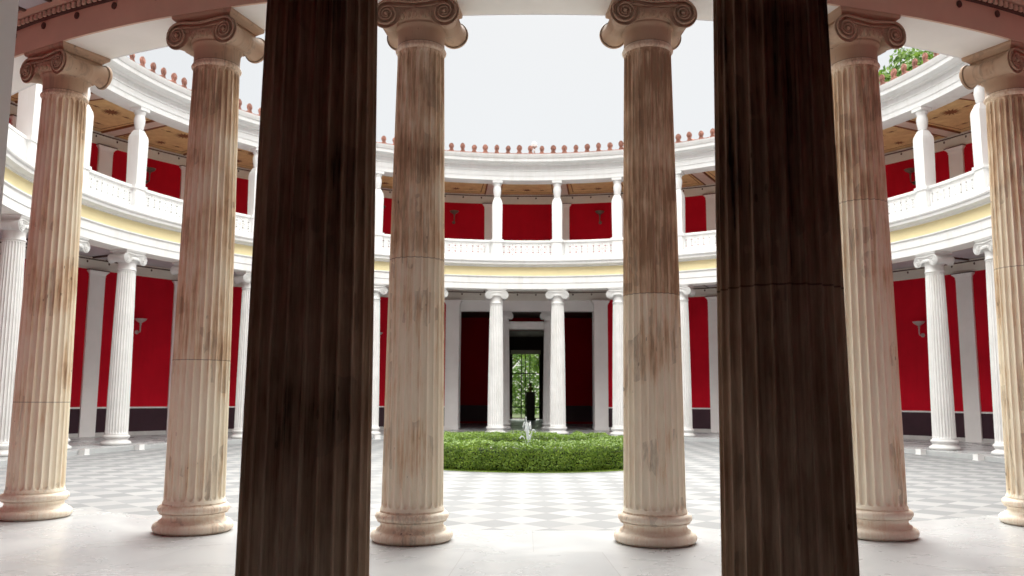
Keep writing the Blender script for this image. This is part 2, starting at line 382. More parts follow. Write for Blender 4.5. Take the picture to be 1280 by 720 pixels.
# ------------------------------------------------------------------ ground and floors
g = MB(); g.add([(-900, -900, -0.3), (900, -900, -0.3), (900, 900, -0.3), (-900, 900, -0.3)], [(0, 1, 2, 3)])
tag(g.build('ground', 'earth'), kind='structure')
g = MB(); g.arc([(0.0, FL), (11.5, FL)], 0, 2*pi, 128, closed_prof=False)
tag(g.build('courtyard_paving', 'checker', recalc=False), kind='structure')
g = MB()
g.arc([(11.36, FL-0.1), (11.36, -0.012), (11.372, 0.0), (17.0, 0.0), (17.0, FL-0.1)], 0, 2*pi, 192, closed_prof=False)
for s in (-1, 1):
    y0, y1 = (16.9, 34.2) if s > 0 else (-25.0, -16.9)
    g.add([(-4, y0, -0.004), (4, y0, -0.004), (4, y1, -0.004), (-4, y1, -0.004)], [(0, 1, 2, 3)])
tag(g.build('walkway_floor', 'slab'), kind='structure')
g = MB(); g.add([(-6, 34.2, -0.25), (6, 34.2, -0.25), (6, 46, -0.25), (-6, 46, -0.25)], [(0, 1, 2, 3)])
tag(g.build('garden_path', 'gravel'), kind='structure')

# ------------------------------------------------------------------ the building
BL = link('rotunda_building', None)
tag(BL, 'round courtyard building with two white storeys, red back walls and pale yellow frieze', 'building')
A_OP = math.asin(2.95/RW)          # half angle of the two openings
def ring_part(name, prof, mats, a0=0, a1=2*pi, seg=256, parent=None):
    q = MB(); q.arc(prof, a0, a1, seg); return q.build(name, mats, parent or BL)
# lower wall in two halves between the openings
lw = MB(); dd = MB(); sk = MB(); rl = MB()
for s in (0, 1):
    a0, a1 = A_OP + s*pi, pi - A_OP + s*pi
    lw.arc([(RW, 0.0), (RW, 6.05), (RW+0.4, 6.05), (RW+0.4, 0.0)], a0, a1, 120)
    dd.arc([(RW-0.012, 0.13), (RW-0.012, 0.93), (RW+0.01, 0.93), (RW+0.01, 0.13)], a0, a1, 120)
    sk.arc([(RW-0.03, 0.0), (RW-0.03, 0.13), (RW+0.01, 0.13), (RW+0.01, 0.0)], a0, a1, 120)
    rl.arc([(RW-0.03, 0.93), (RW-0.035, 0.97), (RW-0.02, 0.985), (RW+0.01, 0.985), (RW+0.01, 0.93)], a0, a1, 120)
lwo = lw.build('lower_wall', 'red', BL)
dd.build('dado', 'dado', lwo); sk.build('skirting', 'skirting', lwo); rl.build('dado_rail', 'white', lwo)
def crown(name, z0, z1, nper=4):
    q = MB()
    q.arc([(RW-0.02, z0), (RW-0.02, z0+0.06), (RW-0.035, z0+0.07), (RW-0.035, z1-0.1), (RW-0.075, z1-0.09), (RW-0.075, z1-0.04),
           (RW-0.12, z1-0.03), (RW-0.12, z1), (RW+0.02, z1), (RW+0.02, z0)], 0, 2*pi, 192, 0)
    q.arc([(RW-0.085, z1-0.085), (RW-0.085, z1-0.045), (RW-0.07, z1-0.045), (RW-0.07, z1-0.085)], 0, 2*pi, 192, 1)
    for i in range(32*nper):
        c = at((i+0.5)/nper, RW-0.035); a = (i+0.5)/nper*BAY; z = z1-0.15
        ux, uy = cos(a), -sin(a); nx, ny = -sin(a), -cos(a)
        ring = []
        for k in range(8):
            t = 2*pi*k/8; ring.append((c[0]+ux*.035*cos(t)+nx*.012, c[1]+uy*.035*cos(t)+ny*.012, z+.045*sin(t)))
        q.add(ring, [tuple(range(8))], 1)
    return q.build(name, ['beige', 'dark_brown'], BL, recalc=False)
crown('lower_crown_band', 5.60, 6.0)
crown('upper_crown_band', 9.93, 10.34)
# pilasters
def pilaster_mesh(z0, z1, wd):
    q = MB(); h = wd/2
    q.box(-h, h, -0.075, 0.0, z0, z1-0.22)
    cap = MB()
    pr = [(0, z1-0.22), (0.0, z1-0.19), (0.012, z1-0.185), (0.012, z1-0.165), (0.0, z1-0.16), (0.02, z1-0.10), (0.055, z1-0.05), (0.085, z1-0.03), (0.085, z1)]
    vs = []
    for e, z in pr: vs += [(-h-e, 0.0, z), (-h-e, -0.075-e, z), (h+e, -0.075-e, z), (h+e, 0.0, z)]
    fs = []
    for j in range(len(pr)-1):
        for k in range(4): fs.append((j*4+k, j*4+(k+1) % 4, (j+1)*4+(k+1) % 4, (j+1)*4+k))
    fs.append((len(pr)*4-4, len(pr)*4-3, len(pr)*4-2, len(pr)*4-1))
    cap.add(vs, fs)
    cap.box(-h-0.095, h+0.095, -0.175, 0.0, z1+0.001, z1+0.028, 1)
    return q.mesh('pilaster', ['pilaster']), cap.mesh('pilaster_cap', ['pilaster', 'dark_brown'])
pl, pc = pilaster_mesh(0.0, 5.56, 0.57); pu, puc = pilaster_mesh(6.6, 9.90, 0.52)
for i in range(32):
    b_ = i-15.5
    vis = abs(b_) < 9 or abs(b_) > 12
    if not vis: continue
    if abs(b_) > 1 and abs(b_) < 15 and abs(b_) < 9:
        o = link('pilaster', pl, BL); put(o, b_, RW); c = link('pilaster_cap', pc, o)
    if abs(b_) < 9:
        o = link('upper_pilaster', pu, BL); put(o, b_, RW); c = link('pilaster_cap', puc, o)
# lower entablature, courtyard side r=11.75, walkway side r=12.39
RI, RO = RC-0.321, RC+0.321
q = MB()
def circ_face(q, prof, mi): q.arc(prof, 0, 2*pi, 256, mi, closed_prof=False)
circ_face(q, [(RO-0.03, 5.5), (RI+0.03, 5.5)], 1)                    # soffit
circ_face(q, [(RI+0.03, 5.5), (RI, 5.5), (RI, 5.72), (RI-0.02, 5.725), (RI-0.02, 5.93), (RI-0.06, 5.97), (RI-0.06, 6.0), (RI+0.02, 6.0)], 0)
circ_face(q, [(RO, 6.02), (RO, 5.5), (RO-0.03, 5.5)], 2)
q.build('lower_architrave', ['white', 'soffit', 'warm'], BL, recalc=False)
# walkway-side crown of the architrave: row of dots, dentil band, fillet
q = MB()
q.arc([(RO-0.01, 5.82), (RO+0.03, 5.83), (RO+0.05, 5.90), (RO-0.01, 5.91)], 0, 2*pi, 256, 1)
q.arc([(RO-0.01, 5.912), (RO+0.075, 5.915), (RO+0.10, 5.965), (RO+0.10, 5.99), (RO-0.01, 5.99)], 0, 2*pi, 256, 0)
for i in range(32*28):
    b_ = i/28.0
    if 9 < (b_+16) % 32 - 16 or -9 > (b_+16) % 32 - 16 or True:
        bb = (b_+16) % 32 - 16
        if abs(bb) < 11: continue
        a = b_*BAY; c = at(b_, RO+0.045); ux, uy = cos(a), -sin(a); nx, ny = sin(a), cos(a)
        vs = []
        for zz in (5.835, 5.895):
            for du, dn in ((-.024, 0), (.024, 0), (.024, .022), (-.024, .022)):
                vs.append((c[0]+ux*du+nx*dn, c[1]+uy*du+ny*dn, zz))
        q.add(vs, [(0, 1, 2, 3), (4, 7, 6, 5), (0, 4, 5, 1), (1, 5, 6, 2), (2, 6, 7, 3), (3, 7, 4, 0)], 2)
for i in range(32*4):
    b_ = i/4.0; a = b_*BAY; c = at(b_, RO); ux, uy = cos(a), -sin(a); nx, ny = sin(a), cos(a)
    vs = []
    for dn, rr in ((0.0, 0.036), (0.016, 0.036), (0.022, 0.026)):
        for k in range(12):
            t = 2*pi*k/12; vs.append((c[0]+ux*rr*cos(t)+nx*dn, c[1]+uy*rr*cos(t)+ny*dn, 5.757+rr*1.15*sin(t)))
    fs = [(j*12+k, j*12+(k+1) % 12, (j+1)*12+(k+1) % 12, (j+1)*12+k) for j in range(2) for k in range(12)] + [tuple(24+k for k in range(12))]
    q.add(vs, fs, 1)
q.build('architrave_moulding', ['warm', 'dark_brown', 'warm'], BL)
ring_part('lower_frieze', [(RI+0.03, 6.0), (RI+0.03, 6.36), (RI+0.3, 6.36), (RI+0.3, 6.0)], 'yellow')
ring_part('lower_cornice', [(RI+0.04, 6.345), (RI-0.02, 6.35), (RI-0.03, 6.39), (RI-0.09, 6.41), (RI-0.20, 6.43), (RI-0.21, 6.50), (RI-0.245, 6.53), (RI-0.26, 6.57),
          (RI-0.10, 6.60), (RI-0.10, 6.62), (RI+0.4, 6.62), (RI+0.4, 6.345)], 'white')
# balustrade: plinth, top rail, one pierced panel per bay
bl = ring_part('balustrade', [(RI+0.02, 6.62), (RI+0.02, 6.76), (RI+0.10, 6.80), (RI+0.27, 6.80), (RI+0.32, 6.78), (RI+0.32, 6.62)], 'white')
ring_part('handrail', [(RI+0.12, 7.315), (RI+0.105, 7.33), (RI+0.105, 7.395), (RI+0.12, 7.41), (RI+0.25, 7.41), (RI+0.265, 7.395), (RI+0.265, 7.33), (RI+0.25, 7.315)], 'white', parent=bl)
def pierced_panel():
    bm = bmesh.new(); nx_, nz_ = 100, 28
    half = 0.5*BAY*(1-0.155)      # pillar takes the rest of the bay
    R0 = RI+0.15; z0, z1 = 6.79, 7.32
    V = {}
    for i in range(nx_+1):
        a = -half+2*half*i/nx_
        for j in range(nz_+1):
            V[i, j] = bm.verts.new((R0*sin(a), R0*cos(a)-R0, z0+(z1-z0)*j/nz_))
    Wd = 2*half*R0; H = z1-z0; P = H*0.82/2*1.0
    for i in range(nx_):
        for j in range(nz_):
            x = (i+.5)/nx_*Wd - Wd/2; z = (j+.5)/nz_*H
            solid = True
            if 0.04 < z < H-0.04 and abs(x) < Wd/2-0.05:
                # interlaced circles: solid near any of the circle outlines
                cell = 0.225
                d = 9
                for cx_ in range(-5, 6):
                    for cz_ in range(0, 4):
                        X, Z = cx_*cell, H/2+(cz_-1.5)*cell
                        for rr in (0.045, 0.105, 0.16):
                            d = min(d, abs(math.hypot(x-X, z-Z)-rr))
                solid = d < 0.0165
            if solid: bm.faces.new((V[i, j], V[i+1, j], V[i+1, j+1], V[i, j+1]))
    bmesh.ops.delete(bm, geom=[v for v in bm.verts if not v.link_faces], context='VERTS')
    r_ = bmesh.ops.extrude_face_region(bm, geom=list(bm.faces))
    for v in [e for e in r_['geom'] if isinstance(e, bmesh.types.BMVert)]: v.co.y += 0.07
    bmesh.ops.recalc_face_normals(bm, faces=bm.faces)
    me = bpy.data.meshes.new('pierced_panel'); bm.to_mesh(me); bm.free(); me.materials.append(MT['white']); return me
pp = pierced_panel()
for i in range(-8, 9):
    o = link('pierced_panel', pp, bl); o.location = at(i, RI+0.15); o.rotation_euler = (0, 0, -i*BAY)
# solid parapet where the photo shows nothing of the balustrade
ring_part('parapet_panel', [(RI+0.12, 6.80), (RI+0.12, 7.31), (RI+0.2, 7.31), (RI+0.2, 6.80)], 'white', 8.5*BAY, 23.5*BAY, 128, parent=bl)
# floors / ceilings
lc = ring_part('walkway_ceiling', [(RO-0.3, 6.02), (RO-0.3, 6.34), (RW+0.3, 6.34), (RW+0.3, 6.02)], 'ceil_gray')
ring_part('gallery_floor', [(RI+0.1, 6.45), (RI+0.1, 6.60), (RW+0.3, 6.60), (RW+0.3, 6.45)], 'white_marble')
uw = ring_part('upper_wall', [(RW, 6.4), (RW, 10.5), (RW+0.4, 10.5), (RW+0.4, 6.4)], 'red')
uc = ring_part('gallery_ceiling', [(RO-0.3, 10.38), (RO-0.3, 10.6), (RW+0.3, 10.6), (RW+0.3, 10.38)], 'ceil_tan')
def beam_mesh(zb, mats):
    """radial ceiling beam with dark painted edges, in the bay frame (y towards the wall)"""
    q = MB(); y0, y1 = RO+0.0, RW-0.1
    q.box(-0.22, 0.22, y0, y1, zb-0.045, zb+0.03, 0)
    for s in (-1, 1): q.box(min(s*.222, s*.275), max(s*.222, s*.275), y0, y1, zb-0.06, zb+0.03, 1)
    return q.mesh('ceiling_beam', mats)
bu = beam_mesh(10.38, ['beam', 'ceil_orn']); blw = beam_mesh(6.02, ['ceil_gray', 'dark_brown'])
for i in range(32):
    b_ = i-15.5
    if abs(b_) < 9:
        o = link('ceiling_beam', bu, uc); o.rotation_euler = (0, 0, -b_*BAY)
    if abs(b_) < 9 or abs(b_) > 12:
        o = link('ceiling_beam', blw, lc); o.rotation_euler = (0, 0, -b_*BAY)
def painted_panel():
    """painted ornament of one ceiling bay: inner border, corner marks and a centre rosette"""
    q = MB(); z = 10.374
    def wedge(r0, r1, f0, f1, mi=0):
        h = 0.5*BAY
        vs = []
        for r in (r0, r1):
            for f in (f0, (f0+f1)/2, f1): vs.append((r*sin(h*f), r*cos(h*f), z))
        q.add(vs, [(0, 1, 4, 3), (1, 2, 5, 4)], mi)
    wedge(12.62, 12.66, -.66, .66); wedge(16.25, 16.29, -.74, .74)
    for s in (-1, 1):
        wedge(12.66, 16.25, s*.72-.012, s*.72+.012)
        for r in (13.1, 14.45, 15.8): wedge(r-.05, r+.05, s*.42-.05, s*.42+.05, 1); wedge(r-.012, r+.012, s*.6-.03, s*.3, 0)
    for r, k in ((13.1, 9), (14.45, 14), (15.8, 9)):
        vs = []; 
        for t in range(k*2):
            a = pi*t/k; rr = (0.27 if t % 2 == 0 else 0.12)*(1.3 if k == 14 else .8)
            vs.append((rr*sin(a), r+rr*cos(a), z-0.002))
        q.add(vs+[(0, r, z-0.002)], [(i, (i+1) % (2*k), 2*k) for i in range(2*k)], 1)
    return q.mesh('painted_panel', ['ceil_orn', 'ceil_orn'])
pn = painted_panel()
for i in range(-8, 9):
    o = link('painted_panel', pn, uc); o.rotation_euler = (0, 0, -i*BAY)
# upper entablature and roof
ring_part('upper_architrave', [(RI, 9.77), (RI, 9.95), (RI-0.02, 9.94), (RI-0.02, 10.12), (RI-0.05, 10.14), (RI-0.05, 10.18), (RI+0.0, 10.19), (RI+0.0, 10.33), (RO, 10.33), (RO, 9.77)], 'white')
ring_part('upper_cornice', [(RI+0.0, 10.33), (RI-0.06, 10.34), (RI-0.10, 10.40), (RI-0.34, 10.43), (RI-0.35, 10.54), (RI-0.38, 10.56), (RI-0.42, 10.64), (RI-0.44, 10.70), (RI-0.1, 10.72), (RI+0.5, 10.72), (RI+0.5, 10.33)], 'white')
rf = ring_part('roof', [(RI-0.36, 10.722), (RI-0.36, 10.75), (RW+0.9, 11.45), (RW+0.9, 11.1), (RI+0.3, 10.722)], 'terracotta')
def antefix_mesh():
    q = MB()
    o_ = [(-.085, 0), (-.075, .05), (-.055, .10), (-.075, .14), (-.092, .20), (-.082, .26), (-.045, .315), (0, .335)]
    out_ = o_ + [(-x, z) for x, z in o_[-2::-1]]
    n_ = len(out_); vs = [(x, 0.0, z) for x, z in out_] + [(x, .045, z) for x, z in out_]
    cen = (0, -.018, .16); vs.append(cen)
    fs = [(i, (i+1) % n_, n_*2) for i in range(n_)] + [tuple(n_+i for i in range(n_))]
    fs += [(i, n_+i, n_+(i+1) % n_, (i+1) % n_) for i in range(n_)]
    q.add(vs, fs)
    for k in (-1, 0, 1): q.ribbon([(0, -.02, .08), (k*.03, -.022, .18), (k*.05, -.01, .26-.02*abs(k))], .008, seg=5)
    vs = []                       # cover tile running up the roof behind it
    for y in (.03, 1.2):
        for k in range(7):
            a = pi*k/6; vs.append((-.075*cos(a), y, .03+y*.13+.06*sin(a)))
    q.add(vs, [(k, k+1, 8+k, 7+k) for k in range(6)], 0, True)
    return q.mesh('antefix', ['terracotta'])
am = antefix_mesh(); NA = 164; step = 32/NA
for i in range(-44, 45):
    b_ = (i+0.28)*step
    o = link('antefix', am, rf); o.location = at(b_, RI-0.34, 10.745); q_ = random.uniform(.9, 1.08); o.scale = (1.12*q_, 1, 1.0*random.uniform(.9, 1.06)); o.rotation_euler = (random.uniform(-.08, .08), random.uniform(-.05, .05), -b_*BAY)
# ---------------- openings with antae, lintels and vestibules (far: s=1, near: s=-1)
for s in (1, -1):
    def bx(q, x0, x1, y0, y1, z0, z1, mi=0): q.box(x0, x1, min(s*y0, s*y1), max(s*y0, s*y1), z0, z1, mi)
    for e in (-1, 1):
        q = MB()
        bx(q, min(e*2.92, e*3.5), max(e*2.92, e*3.5), 16.05, 17.2, 0.0, 5.34)
        for k, (gz, gr) in enumerate([(5.34, .0), (5.37, .015), (5.41, .03), (5.46, .07), (5.51, .085)]):
            bx(q, min(e*(2.92-gr), e*(3.5+gr)), max(e*(2.92-gr), e*(3.5+gr)), 16.05-gr, 17.2+gr, gz, min(gz+.052, 5.56), 0)
        bx(q, min(e*2.9, e*3.52), max(e*2.9, e*3.52), 16.03, 17.22, 0.001, 0.14)
        q.build('anta', 'pilaster', BL)
    q = MB(); bx(q, -2.915, 2.915, 16.66, 17.15, 5.152, 5.62); bx(q, -2.915, 2.915, 16.64, 17.17, 5.5, 5.60)
    q.arc([(RW, 5.598), (RW, 6.06), (RW+.4, 6.06), (RW+.4, 5.598)], (0 if s > 0 else pi)-A_OP, (0 if s > 0 else pi)+A_OP, 24)
    q.build('lintel', 'pilaster', BL)
    q = MB(); dsides = []
    for e in (-1, 1):
        bx(q, min(e*3.5, e*3.8), max(e*3.5, e*3.8), 16.7, 25.3, 0.0, 5.9)
        ds = MB(); bx(ds, min(e*3.49, e*3.52), max(e*3.49, e*3.52), 17.25, 25.0, 0.1, 0.95); dsides.append(ds)
    if s > 0:
        bx(q, -3.8, -1.3, 25.0, 25.3, 0.0, 5.9); bx(q, 1.3, 3.8, 25.0, 25.3, 0.0, 5.9); bx(q, -1.3, 1.3, 25.0, 25.3, 4.95, 5.9)
        for e in (-1, 1): ds = MB(); bx(ds, min(e*1.55, e*3.485), max(e*1.55, e*3.485), 24.985, 25.02, 0.1, 0.95); dsides.append(ds)
    else:
        bx(q, -3.8, 3.8, 25.0, 25.3, 0.0, 5.9)
        ds = MB(); bx(ds, -3.485, 3.485, 24.985, 25.02, 0.1, 0.95); dsides.append(ds)
    vw = q.build('vestibule_wall', 'shaded_red', BL)
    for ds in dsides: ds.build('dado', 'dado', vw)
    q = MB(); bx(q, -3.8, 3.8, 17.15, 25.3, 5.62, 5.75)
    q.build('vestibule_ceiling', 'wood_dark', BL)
# far door: pale stone frame, inner room, second doorway with glazed doors
df = MB()
df.box(-1.55, 1.55, 24.93, 25.0, 4.95, 5.32); df.box(-1.62, 1.62, 24.86, 25.0, 5.32, 5.42)
for e in (-1, 1): df.box(min(e*1.28, e*1.55), max(e*1.28, e*1.55), 24.93, 25.32, 0, 4.95)
df.build('door_frame', 'white_marble', BL)
q = MB(); q.box(-.80, .80, 17.0, 17.18, 4.38, 4.66); q.box(-.84, .84, 16.97, 17.2, 4.66, 4.70)
q.build('transom', 'white', BL)
q = MB()
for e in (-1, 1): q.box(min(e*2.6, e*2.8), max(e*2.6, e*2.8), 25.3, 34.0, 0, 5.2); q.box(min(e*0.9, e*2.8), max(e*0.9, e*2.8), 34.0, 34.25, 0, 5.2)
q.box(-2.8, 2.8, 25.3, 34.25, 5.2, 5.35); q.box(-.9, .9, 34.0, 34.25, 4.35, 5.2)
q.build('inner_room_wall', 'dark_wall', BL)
q = MB(); q.box(-.95, .95, 33.9, 34.0, 4.12, 4.38); q.build('inner_door_lintel', 'beige', BL)
gd = link('glass_door', None, BL)
q = MB()
for x in (-.88, -.28, -.02, .26, .88): q.box(x-.028, x+.028, 34.05, 34.12, 0.0, 4.2)
for z in (0.05, .75, 2.9): q.box(-.88, .88, 34.06, 34.11, z-.03, z+.03)
q.build('door_bars', 'dark_paint', gd)
q = MB(); q.box(-.87, .87, 34.082, 34.088, 0.1, 4.15); q.build('pane', 'glass', gd)

# ------------------------------------------------------------------ columns
def flute_shaft(z0, z1, r0, r1, nfl=24, per=14):
    q = MB(); seg = nfl*per; D = 0.030; h = 0.062
    zs = [0, .004, .010, .018, .028, .04, .052, .062, .08]
    lv = [z0, z0+.03] + [z0+.03+x for x in zs[1:]] + [z0+(z1-z0)*t for t in (.1, .2, .3, .4, .5, .6, .7, .8, .9)] + [z1-.025-x for x in zs[:0:-1]] + [z1-.025, z1]
    vs = []
    for z in lv:
        t = (z-z0)/(z1-z0); R = r0+(r1-r0)*t+0.007*sin(pi*t)
        if z < z0+.031: R += 0.012*(1-(z-z0)/.031)**2
        e = min(z-(z0+.03), (z1-.025)-z); e = max(e, 0)
        for i in range(seg):
            k = i % per; u = (k/per)*2-1           # -1..1 within a flute
            fl = u/0.86                            # fillet takes the rest
            dep = 0.0
            if abs(fl) < 1 and e > 0:
                g_ = max(0.0, (h-e)/h)
                dep = D*(R/r0)*sqrt(max(0.0, 1-fl*fl-g_*g_)) if g_ < 1 else 0
            a = 2*pi*(i+per/2)/seg
            rr = R-dep; vs.append((rr*cos(a), rr*sin(a), z))
    fs = [(j*seg+i, j*seg+(i+1) % seg, (j+1)*seg+(i+1) % seg, (j+1)*seg+i) for j in range(len(lv)-1) for i in range(seg)]
    fs += [tuple(range(seg))[::-1], tuple((len(lv)-1)*seg+i for i in range(seg))]
    q.add(vs, fs)
    return q
def torus_prof(R, zc, r, n_=7, a0=-90, a1=90): return [(R+r*cos(radians(a0+(a1-a0)*i/(n_-1))), zc+r*sin(radians(a0+(a1-a0)*i/(n_-1)))) for i in range(n_)]
def base_mb(rb=0.403, sc=1.0):
    q = MB()
    p = [(rb-.05, 0.0)] + torus_prof(rb-.052, .052, .05) + [(rb-.06, .106), (rb-.062, .118)]
    p += [(rb-.085, .128), (rb-.098, .15), (rb-.096, .172), (rb-.08, .186), (rb-.066, .188), (rb-.066, .196)]
    p += torus_prof(rb-.085, .236, .040) + [(rb-.09, .277), (rb-.095, .285), (.312, .29), (.308, .30)]
    q.lathe(p, 72)
    return q
def capital_mb(r1):
    """Ionic capital: necking drum, echinus with eggs, four scrolls joined by bolsters, canal and spirals on both faces"""
    q = MB()
    q.lathe([(r1+.0, 4.925), (r1+.016, 4.94), (r1+.022, 4.955), (r1+.016, 4.97), (r1+.002, 4.978), (r1+.0, 5.06), (r1+.004, 5.13), (r1+.012, 5.165), (r1+.028, 5.175),
             (r1+.032, 5.19), (r1+.028, 5.2), (r1+.035, 5.205), (r1+.075, 5.25), (r1+.085, 5.28), (r1+.07, 5.31), (r1, 5.32)], 64)
    for i in range(28):
        a = 2*pi*i/28; q.ball(((r1+.068)*cos(a), (r1+.068)*sin(a), 5.245), .0245, 0, 8, 6, 1.6)
        a += pi/28; q.ribbon([((r1+.045)*cos(a), (r1+.045)*sin(a), 5.21), ((r1+.093)*cos(a), (r1+.093)*sin(a), 5.285)], .006, seg=4)
    ex, ez, R = .300, 5.262, .150; yf = .30
    q.box(-.30, .30, -yf+.035, yf-.035, 5.262, 5.415)          # cushion body
    for s in (-1, 1):
        # bolster: concave roll with raised bands
        pr = []
        n_ = 40
        for i in range(n_+1):
            y = (-yf+2*yf*i/n_)*.90; t = abs(y)/yf
            r = .098+.048*t**2.2
            if t < .30: r += .012*(0.5+0.5*cos(t/.30*pi*5))
            pr.append((r, y))
        q.lathe(pr, 36, cx=s*ex, cy=ez, axis='y')
        for f in (-1, 1):
            y0 = f*yf
            q.lathe([(R-.004, y0-f*.03), (R, y0-f*.02), (R, y0-f*.004), (R-.010, y0-f*.004), (R-.014, y0-f*.020), (.0, y0-f*.020)] if f > 0 else
                    [(.0, y0+.020), (R-.014, y0+.020), (R-.010, y0+.004), (R, y0+.004), (R, y0+.02), (R-.004, y0+.03)], 36, cx=s*ex, cy=ez, axis='y', cap=False, smooth=False)
            pts = []; rad = []
            for i in range(12): # canal rim from the middle to the scroll
                t = i/12; pts.append((s*ex*t, y0+f*.008, ez+R-.012-.030*(1-t)**2*(1+t))); rad.append(.0145)
            T = 2.6; steps = 84
            for i in range(steps+1):
                th = i/steps*T*2*pi; r = (R-.012)*math.exp(-.235*th/ (2*pi) * 2.25)
                pts.append((s*(ex+r*sin(th)), y0+f*(.008+.008*i/steps), ez+r*cos(th))); rad.append(.0145*(1-.42*i/steps))
            q.ribbon(pts, rad, seg=6)
            q.ball((s*ex, y0+f*.014, ez), .024, 0, 12, 8)
            r1t = (R-.012)*math.exp(-.235*2.25)
            q.ribbon([(s*ex*(i/10), y0+f*.004, ez+r1t-.022*(1-(i/10))**2*(1+i/10)) for i in range(11)], .009, seg=6)
            # little palmette leaf in the angle of scroll and echinus
            q.ribbon([(s*(ex-.12), y0-f*.03, 5.30), (s*(ex-.155), y0-f*.03, 5.265), (s*(ex-.16), y0-f*.03, 5.235)], [.016, .012, .004], seg=5)
    for f in (-1, 1):
        q.box(-.30, .30, min(f*(yf-.036), f*(yf-.012)), max(f*(yf-.036), f*(yf-.012)), 5.285, 5.405)
    return q
def abacus_mb():
    q = MB(); pr = [(.325, .255, 5.416), (.33, .26, 5.425), (.35, .28, 5.44), (.375, .305, 5.46), (.38, .31, 5.475), (.38, .31, 5.4985)]
    vs = []
    for x, y, z in pr: vs += [(-x, -y, z), (x, -y, z), (x, y, z), (-x, y, z)]
    fs = [(j*4+k, j*4+(k+1) % 4, (j+1)*4+(k+1) % 4, (j+1)*4+k) for j in range(len(pr)-1) for k in range(4)]
    fs += [(3, 2, 1, 0), tuple(len(pr)*4-4+k for k in range(4))]
    q.add(vs, fs); return q
R1 = .243
sh = flute_shaft(.295, 4.93, .302, R1); ba = base_mb(); ca = capital_mb(R1); ab = abacus_mb()
def column(kind):
    ms, mc = {'w': ('white_marble', 'white_marble'), 'p': ('shaded_marble', 'shaded_marble_cap'), 'd': ('shaded_marble_dark', 'shaded_marble_dark')}[kind]
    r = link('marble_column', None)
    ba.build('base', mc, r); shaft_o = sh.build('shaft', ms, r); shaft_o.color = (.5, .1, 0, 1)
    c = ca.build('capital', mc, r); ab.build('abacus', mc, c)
    return r
ORD = ['first', 'second', 'third', 'fourth', 'fifth', 'sixth', 'seventh', 'eighth', 'ninth', 'tenth', 'eleventh', 'twelfth']
wc = column('w'); first = True
for i in range(32):
    b_ = i-15.5
    if not (-9 < b_ < 9): continue
    o = wc if first else copy_tree(wc); first = False
    put(o, b_, RC)
    side = 'left' if b_ < 0 else 'right'; k = int(abs(b_)-.5)
    tag(o, 'white fluted Ionic column across the courtyard, %s to the %s of the far doorway' % (ORD[k], side), 'column', 'white columns round the far side of the courtyard')
near = {-15.5: 'brown streaked marble column with pale base, left of the hedge',
        15.5: 'brown marble column with sharp colour change halfway up, right of the hedge',
        -14.5: 'brown fluted column with scrolled capital, between the leftmost column and the dark left column',
        14.5: 'brown and grey veined column just right of the dark right column',
        -13.5: 'brown to cream fluted column at the left edge beside the grey pier',
        13.5: 'cream fluted column cut off by the right edge of the photo'}
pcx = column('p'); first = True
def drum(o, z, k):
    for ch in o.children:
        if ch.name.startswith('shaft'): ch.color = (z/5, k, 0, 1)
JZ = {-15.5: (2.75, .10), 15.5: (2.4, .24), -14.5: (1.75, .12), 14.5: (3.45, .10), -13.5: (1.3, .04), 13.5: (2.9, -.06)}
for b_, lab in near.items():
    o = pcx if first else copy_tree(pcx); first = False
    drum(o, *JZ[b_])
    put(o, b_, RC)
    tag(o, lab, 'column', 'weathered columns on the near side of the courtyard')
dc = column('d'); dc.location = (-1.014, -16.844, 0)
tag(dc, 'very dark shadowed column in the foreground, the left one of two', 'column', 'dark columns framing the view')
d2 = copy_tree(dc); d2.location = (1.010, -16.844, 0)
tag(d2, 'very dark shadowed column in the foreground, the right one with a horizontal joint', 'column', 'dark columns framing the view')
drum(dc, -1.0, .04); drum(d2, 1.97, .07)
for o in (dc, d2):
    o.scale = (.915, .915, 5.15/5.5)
for e, nm_ in ((-1, 'left'), (1, 'right')):
    o = copy_tree(wc); o.location = (e*1.0, 16.844, 0); o.rotation_euler = (0, 0, 0); o.scale = (.92, .92, 5.15/5.5)
    tag(o, 'shaded column in the far entrance, partly hidden behind the white column %s of the doorway' % nm_, 'column', 'columns in the far entrance')

# ------------------------------------------------------------------ gallery pillars
def gallery_pillar():
    r = link('gallery_pillar', None)
    q = MB(); w_ = .215
    q.box(-w_-.02, w_+.02, -.2, .2, 6.621, 6.80); q.box(-w_-.03, w_+.03, -.21, .21, 7.32, 7.425)
    q.build('pedestal', 'white', r)
    q = MB(); pr = [(6.80, .18), (7.3, .182), (8.80, .195), (8.90, .185), (9.10, .105)]
    vs = []
    for z, h in pr: vs += [(-h, -h, z), (h, -h, z), (h, h, z), (-h, h, z)]
    fs = [(j*4+k, j*4+(k+1) % 4, (j+1)*4+(k+1) % 4, (j+1)*4+k) for j in range(len(pr)-1) for k in range(4)] + [(3, 2, 1, 0), (16, 17, 18, 19)]
    q.add(vs, fs); q.build('pillar_body', 'white', r)
    q = MB()
    q.lathe([(.115, 9.09), (.12, 9.14), (.135, 9.22), (.152, 9.31), (.158, 9.39), (.152, 9.46), (.135, 9.52), (.13, 9.56), (.16, 9.60), (.165, 9.64), (.155, 9.67)], 28)
    q.box(-.19, .19, -.19, .19, 9.67, 9.768)
    q.build('pillar_head', 'white', r)
    return r
gp = gallery_pillar(); first = True
for i in range(32):
    b_ = i-15.5
    if not (-9 < b_ < 8): continue
    o = gp if first else copy_tree(gp); first = False
    put(o, b_, RC-.12)
    side = 'left' if b_ < 0 else 'right'; k = int(abs(b_)-.5)
    tag(o, 'white square upper gallery pillar, %s to the %s of the bay over the far doorway' % (ORD[k], side), 'pillar', 'square pillars of the upper gallery')

